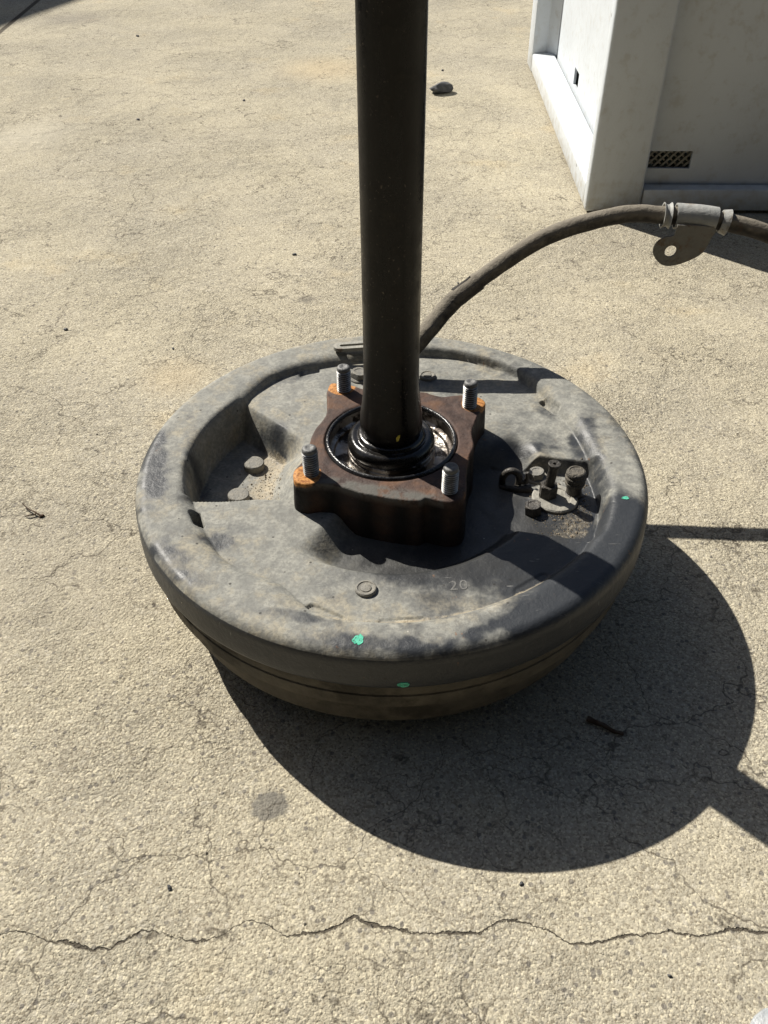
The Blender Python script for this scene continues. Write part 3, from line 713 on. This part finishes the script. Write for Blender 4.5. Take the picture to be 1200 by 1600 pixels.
# ------------------------------------------------------------------ brake cable
CP = [(-8, 96, 84), (6, 107, 98), (27, 120, 118), (43, 131.5, 132.8), (53, 136.5, 140.3), (81, 149, 157), (113, 158.5, 173.5), (145, 163.5, 183), (175, 165, 188.5), (200, 163, 188), (225, 159.5, 187.5), (249, 155, 184.5), (272, 150, 179.5), (310, 140, 166), (370, 122, 130), (430, 100, 75), (480, 84, 25), (520, 76, 6.2), (600, 70, 6.0), (700, 80, 6.0)]
cable = empty('brake_cable', (0.7, 0.08, 0))
tag(cable, 'dusty black rubber brake cable arching from the drum brake towards the grey crate', 'cable')
path = [p * MM - Vector(cable.location) for p in catmull([Vector(p) for p in CP], 14)]
def rnz(i, a, s): return float(vnoise(np.array([i * 0.37]), np.array([a * 2.1]), s)[0]) - 0.5
def add_dust(me, base, up):
    me.update(); nn = np.zeros(len(me.vertices) * 3); me.vertex_normals.foreach_get('vector', nn); nn = nn.reshape(-1, 3)
    co = np.zeros(len(me.vertices) * 3); me.vertices.foreach_get('co', co); co = co.reshape(-1, 3) * 1000
    v = base + up * nn[:, 2] + 0.5 * (fbm(co[:, 0] / 9, co[:, 1] / 9 + co[:, 2] / 9, 5, 3) - 0.5)
    at = me.attributes.new('dust', 'FLOAT', 'POINT'); at.data.foreach_set('value', v.astype(np.float32))
me = tube('conduit', path, lambda i, t, a: 0.0062 + 0.0004 * rnz(i, a, 3), 26); add_dust(me, 0.5, 0.45)
link('conduit', me, M_cable, cable)
NSL = 5 * 14 - 6
def slr(i, t, a):
    r = 0.0069 + 0.0005 * rnz(i, a, 8)
    if i > NSL - 10 and math.sin(a * 2 + 0.6) + 0.8 * math.sin(a * 5) > 0.2: r = 0.0058      # torn end
    return r
me = tube('rubber_sleeve', path[14:NSL], slr, 40, False); add_dust(me, 0.4, 0.42)
link('rubber_sleeve', me, M_cable, cable)
# torn flap at the end of the sleeve
fp = path[NSL - 9]; fd = (path[NSL + 3] - path[NSL - 9]).normalized(); fs = fd.cross(Vector((0, 0, 1))).normalized(); fu = fs.cross(fd)
V = []
for k in range(9):
    t_ = k / 8; wv = 0.0042 * (1 - 0.75 * t_)
    c0 = fp + fd * (0.016 * t_ - 0.002) + fu * (0.0066 + 0.0008 * t_ * t_) - fs * 0.001
    for dz in (0, 0.0007):
        V += [c0 - fs * wv + fu * (dz - 0.0014), c0 + fu * dz, c0 + fs * wv + fu * (dz - 0.0014)]
F = []
for k in range(8):
    b = k * 6
    F += [(b, b + 1, b + 7, b + 6), (b + 1, b + 2, b + 8, b + 7), (b + 4, b + 3, b + 9, b + 10), (b + 5, b + 4, b + 10, b + 11), (b + 3, b, b + 6, b + 9), (b + 2, b + 5, b + 11, b + 8)]
me = mesh_from('sleeve_flap', V, F); add_dust(me, 0.3, 0.3)
link('sleeve_flap', me, M_cable, cable)
# clamp with eyelet tab
i0 = 14 * 9
def band(a, b, rfun, name, segs=40, thick=0.0012):
    P = path[a:b]; V, F = [], []; n = len(P); up = Vector((0, 0, 1))
    for layer in (0, 1):
        for i, p in enumerate(P):
            T = (P[min(i + 1, n - 1)] - P[max(i - 1, 0)]).normalized(); S = T.cross(up).normalized(); U = S.cross(T)
            for k in range(segs):
                an = 2 * math.pi * k / segs; r = rfun(i / max(1, n - 1)) - layer * thick
                V.append(p + S * (r * math.cos(an)) + U * (r * math.sin(an)))
    def q(l, i, k): return l * n * segs + i * segs + k % segs
    for k in range(segs):
        for i in range(n - 1):
            F.append((q(0, i, k), q(0, i, k + 1), q(0, i + 1, k + 1), q(0, i + 1, k))); F.append((q(1, i, k), q(1, i + 1, k), q(1, i + 1, k + 1), q(1, i, k + 1)))
        F.append((q(0, 0, k), q(1, 0, k), q(1, 0, k + 1), q(0, 0, k + 1))); F.append((q(0, n - 1, k), q(0, n - 1, k + 1), q(1, n - 1, k + 1), q(1, n - 1, k)))
    me = mesh_from(name, V, F); me.set_sharp_from_angle(angle=rad(40)); return me
clip = link('clip_band', band(i0 + 4, i0 + 21, lambda t: 0.0090, 'clip_band'), M_clip, cable)
link('clip_collar', band(i0 - 1, i0 + 3, lambda t: 0.0092 - 0.0018 * math.sin(math.pi * min(1, t)), 'clip_collar'), M_clip, cable)
link('clip_collar', band(i0 + 22, i0 + 26, lambda t: 0.0078 + 0.0014 * t, 'clip_collar'), M_clip, cable)
def tab():
    O = [(206, 186.5), (232.3, 184.5), (231.9, 176), (230, 168.5), (226.5, 163.6), (219, 159.2), (212, 156.6), (206, 155.6), (200.5, 156.8), (195.6, 160.8), (192.6, 165.6), (192.4, 170.5), (194.6, 174.6), (198.6, 177.2), (203, 178.2), (205.2, 179.6)]
    P = catmull([Vector((x, z, 0)) for x, z in O] + [Vector((*O[0], 0))], 5)[:-1]
    hc = Vector((205.0, 167.0, 0)); N = len(P)
    # angular match between outline and hole, from a centre between them
    bm = bmesh.new(); rings = []
    Hh = []
    for p in P:
        a_ = math.atan2(p.y - hc.y, p.x - hc.x); Hh.append(Vector((hc.x + 4.3 * math.cos(a_), hc.y + 4.3 * math.sin(a_), 0)))
    for pts, y_ in ((Hh, 0), (P, 0), (P, 1.7), (Hh, 1.7)):
        rings.append([bm.verts.new(Vector((p.x * MM, 0.1490 + y_ * MM + (0.0 if p.y < 182 else (p.y - 182) * 0.00010), p.y * MM)) - Vector(cable.location)) for p in pts])
    for a_, b_ in ((0, 1), (1, 2), (2, 3), (3, 0)):
        for k in range(N):
            k2 = (k + 1) % N
            try: bm.faces.new((rings[a_][k], rings[a_][k2], rings[b_][k2], rings[b_][k]))
            except ValueError: pass
    return bm_mesh('eyelet_tab', bm, True, 30)
M_tab = mat_simple('grimy_shaded_clip_metal', (0.13, 0.125, 0.112), (0.18, 0.17, 0.15), 90, (0.6, 0.8), 0.1, 0.0004, (0.12, 0.085, 0.055), 60, (0.5, 0.62))  # grime plus the tab's shade painted in, darker than the band
link('eyelet_tab', tab(), M_tab, clip)

# ------------------------------------------------------------------ crate
crate = empty('plastic_crate', (0.2535, 0.6275, 0), rad(-1.6))
tag(crate, 'large pale grey plastic crate standing on the concrete behind the drum', 'crate')
CW, CD, CH = 0.60, 0.716, 0.42
def panel_hole(name, u0, u1, v0, v1, holes, th, orient):
    """panel with rectangular holes; u along the face, v up; orient maps (u, depth, v) to xyz"""
    us = sorted({u0, u1, *[h[0] for h in holes], *[h[1] for h in holes]}); vs_ = sorted({v0, v1, *[h[2] for h in holes], *[h[3] for h in holes]})
    inside = lambda u, v: any(h[0] < u < h[1] and h[2] < v < h[3] for h in holes)
    bm = bmesh.new(); cache = {}
    def vt(u, d, v):
        if (u, d, v) not in cache: cache[(u, d, v)] = bm.verts.new(orient(u, d, v))
        return cache[(u, d, v)]
    cells = {(i, j) for i in range(len(us) - 1) for j in range(len(vs_) - 1) if not inside((us[i] + us[i + 1]) / 2, (vs_[j] + vs_[j + 1]) / 2)}
    for i, j in cells:
        a, b, c, d = us[i], us[i + 1], vs_[j], vs_[j + 1]
        bm.faces.new((vt(a, 0, c), vt(b, 0, c), vt(b, 0, d), vt(a, 0, d))); bm.faces.new((vt(a, th, c), vt(a, th, d), vt(b, th, d), vt(b, th, c)))
        for (ni, nj), (p, q) in (((i - 1, j), ((a, c), (a, d))), ((i + 1, j), ((b, c), (b, d))), ((i, j - 1), ((a, c), (b, c))), ((i, j + 1), ((a, d), (b, d)))):
            if (ni, nj) not in cells: bm.faces.new((vt(p[0], 0, p[1]), vt(q[0], 0, q[1]), vt(q[0], th, q[1]), vt(p[0], th, p[1])))
    return bm_mesh(name, bm)
PT = 0.022
link('corner_post', box('corner_post', 0, 0.070, 0, PT, 0.002, CH, 0.0045, 3), M_crate, crate)
link('corner_post', box('corner_post', CW - 0.07, CW, 0, PT, 0.002, CH, 0.0045, 3), M_crate, crate)
link('corner_post', prism('corner_post', [(0, CD - 0.060), (0.025, CD - 0.060), (0.0405, CD - 0.092), (0.0405, CD), (0, CD)], 0.002, CH, 0.002, 2), M_crate, crate)
link('bottom_rail', prism('bottom_rail', [(0.0705, 0.0012), (CW - 0.0705, 0.0012), (CW - 0.0705, 0.0215), (0.0705, 0.0215)], 0.004, 0.0305, 0.002, 2), M_crate, crate)
me = box('bottom_rail', 0.0006, 0.0385, PT + 0.0005, CD - 0.0605, 0.003, 0.032, 0.003, 3)
for v in me.vertices:
    if v.co.z > 0.02: v.co.z += (v.co.x) * 0.10
link('bottom_rail', me, M_crate, crate)
link('top_rail', box('top_rail', 0.0705, CW - 0.0705, 0.001, 0.0215, CH - 0.04, CH, 0.003, 2), M_crate, crate)
link('top_rail', box('top_rail', 0.001, 0.0385, PT + 0.0005, CD - 0.0605, CH - 0.04, CH, 0.003, 2), M_crate, crate)
link('front_panel', panel_hole('front_panel', 0.045, CW - 0.005, 0.004, CH - 0.003, [(0.070, 0.1275, 0.0495, 0.0705)], 0.004, lambda u, d, v: (u, PT + 0.0005 + d, v)), M_crate, crate)
link('side_panel', panel_hole('side_panel', 0.030, CD - 0.005, 0.004, CH - 0.003, [(0.385, 0.428, 0.041, 0.066)], 0.004, lambda u, d, v: (0.041 + d, u, v)), M_crate, crate)
link('side_panel', box('side_panel', CW - 0.045, CW - 0.041, 0.03, CD - 0.01, 0.004, CH - 0.003), M_crate, crate)
link('back_panel', box('back_panel', 0.046, CW - 0.046, CD - 0.03, CD - 0.026, 0.004, CH - 0.003), M_crate, crate)
link('crate_floor', box('crate_floor', 0.046, CW - 0.046, 0.032, CD - 0.032, 0.006, 0.012), M_crate, crate)
link('added_lid', box('added_lid', 0.002, CW - 0.002, 0.002, CD - 0.002, CH + 0.001, CH + 0.02, 0.004), M_crate, crate)  # unseen cover, added to keep the crate interior dark
# diagonal lattice seen through the slot
bm = bmesh.new()
def bar(bm, p, q, wd, y0, y1):
    d = Vector((q[0] - p[0], q[1] - p[1])).normalized(); n = Vector((-d.y, d.x)) * wd / 2
    P = [(p[0] + n.x, p[1] + n.y), (q[0] + n.x, q[1] + n.y), (q[0] - n.x, q[1] - n.y), (p[0] - n.x, p[1] - n.y)]
    a = [bm.verts.new((x, y0, z)) for x, z in P]; b = [bm.verts.new((x, y1, z)) for x, z in P]
    bm.faces.new(a); bm.faces.new(b[::-1])
    for k in range(4): bm.faces.new((a[k], b[k], b[(k + 1) % 4], a[(k + 1) % 4]))
for k in range(11):
    x0 = 0.040 + k * 0.0095
    bar(bm, (x0, 0.044), (x0 + 0.030, 0.076), 0.0026, PT + 0.0065, PT + 0.0085)
    bar(bm, (x0 + 0.034, 0.044), (x0 - 0.004, 0.076), 0.0022, PT + 0.009, PT + 0.011)
M_lat = mat_simple('olive_grey_mesh', (0.20, 0.19, 0.16), (0.28, 0.27, 0.23), 200, (0.6, 0.7))
link('lattice', bm_mesh('lattice', bm), M_lat, crate)

# ------------------------------------------------------------------ small things on the concrete
def stone(name, sx, sy, sz, seed, sub=3, rough=0.25):
    bm = bmesh.new(); bmesh.ops.create_icosphere(bm, subdivisions=sub, radius=1)
    rn = random.Random(seed); dirs = [(Vector((rn.gauss(0, 1), rn.gauss(0, 1), rn.gauss(0, 1))).normalized(), rn.uniform(0.55, 0.95)) for _ in range(11)]
    for v in bm.verts:
        n = v.co.normalized(); s = 1.0
        for d, c in dirs:
            k = n.dot(d)
            if k > 0 and s * k > c: s = c / k
        q = float(fbm(np.array([n.x * 2.4 + seed]), np.array([n.y * 2.4 + n.z * 3.1]), seed, 3)[0])
        s *= 1 + rough * (q - 0.5)
        v.co = Vector((n.x * sx * s, n.y * sy * s, n.z * sz * s + sz * 0.55))
    return bm_mesh(name, bm, True, 35)
o = link('stone', stone('stone', 0.024, 0.017, 0.012, 4), M_rock, None, (0.098, 1.160, 0), (0, 0, rad(12)))
tag(o, 'dark grey broken stone on the concrete behind the shaft, the largest one', 'stone')
def twig(name, pts, r):
    P = catmull([Vector(p) for p in pts], 5)
    return tube(name, P, lambda i, t, a: r * (1.0 - 0.45 * t) * (1 + 0.25 * math.sin(3 * a + i)), 8)
tw = empty('twig', (-0.276, 0.054, 0)); tw.scale = (0.66,) * 3
tag(tw, 'small dry brown twig lying left of the drum', 'twig')
link('stem', twig('stem', [(0.011, -0.006, 0.002), (0.002, -0.001, 0.004), (-0.008, 0.006, 0.003), (-0.016, 0.013, 0.005)], 0.0011), M_twig, tw)
link('side_shoot', twig('side_shoot', [(0.004, -0.003, 0.002), (-0.003, -0.006, 0.003), (-0.008, -0.006, 0.0015)], 0.0010), M_twig, tw)
link('bud', stone('bud', 0.0042, 0.003, 0.002, 9, 2), M_twig, tw, (0.011, -0.005, 0), (0, 0, 0.3))
st = link('twig', twig('twig', [(-0.017, 0.012, 0.003), (-0.006, 0.006, 0.0035), (0.006, -0.002, 0.003), (0.016, -0.006, 0.0022)], 0.0028), M_twig, None, (0.127, -0.1455, 0))
st.scale = (0.6,) * 3
tag(st, 'short dark stick lying inside the round shadow of the drum', 'stick')
sc_me = prism('plastic_scrap', [(x * MM, y * MM) for x, y in [(-9, -40), (-8, -20), (-5, -8), (0, -2), (6, 1.5), (14, 2), (26, 0), (40, -4), (60, -14), (62, -45)]], 0.0008, 0.0045, 0.0015, 2)
o = link('plastic_scrap', sc_me, M_scrap, None, (0.163, -0.2995, 0))
tag(o, 'pale grey plastic scrap at the bottom right corner of the photo', 'scrap')
chips = [(-0.33, 0.339, 3.2, 'tiny dark stone chip far left of the axle shaft'), (-0.213, 0.300, 2.2, 'tiny dark stone chip behind the left rim of the drum'),
         (0.0815, 0.430, 2.8, 'larger of two dark crumbs above the torn cable sleeve'), (0.079, 0.4365, 2.0, 'smaller of two dark crumbs above the torn cable sleeve'),
         (-0.1085, 0.5125, 3.4, 'dark stone chip on the concrete just left of the shaft'), (-0.117, -0.2387, 2.4, 'tiny stone chip just above the long crack, left of centre'),
         (0.065, -0.238, 1.8, 'tiny stone chip between the drum shadow and the long crack'), (-0.40, 1.02, 4.0, 'dark stone chip at the left edge of the upper yard'),
         (0.11, 1.30, 4.2, 'small dark stone chip beyond the broken stone beside the shaft'), (-0.52, 1.58, 5.0, 'dark stone chip near the shaded far left corner'),
         (-0.24, 1.12, 4.0, 'dark stone chip in the middle of the upper left concrete'), (0.13, -0.283, 1.7, 'tiny stone chip below the long crack on the right')]
chip_me = [stone('stone_chip', 0.001, 0.00072, 0.00055, s, 2, 0.4) for s in (21, 22, 23)]
for i, (x, y, s, lb) in enumerate(chips):
    o = link('stone_chip', chip_me[i % 3], M_rock, None, (x, y, 0), (0, 0, i * 1.7)); o.scale = (s * 0.85,) * 3
    tag(o, lb, 'stone chip', 'stone chips on the concrete')

# loose grit scattered over the yard
rn = random.Random(77); V, F = [], []
for k in range(2600):
    x = rn.uniform(-0.42, 0.34); y = rn.uniform(-0.32, 0.9); s = rn.uniform(0.25, 0.6) * (2.0 if rn.random() < 0.04 else 1.0)
    b = len(V)
    for dx, dy, dz in ((1, 0, 0), (-1, 0, 0), (0, 1, 0), (0, -1, 0), (0, 0, 1), (0, 0, -1)):
        j = s * rn.uniform(0.6, 1.3); V.append((x + dx * j * MM, y + dy * j * MM, (dz * j * 0.7 + s * 0.35) * MM))
    for f in ((0, 2, 4), (2, 1, 4), (1, 3, 4), (3, 0, 4), (2, 0, 5), (1, 2, 5), (3, 1, 5), (0, 3, 5)): F.append([b + q for q in f])
M_grit = mat_simple('loose_grit', (0.50, 0.45, 0.35), (0.16, 0.145, 0.12), 700, (0.85, 0.95), 0.0, 0.0001)
o = link('loose_grit', mesh_from('loose_grit', V, F, False), M_grit)
tag(o, 'fine loose grit scattered over the concrete', 'grit', None, 'stuff')

scene.render.engine = 'CYCLES'
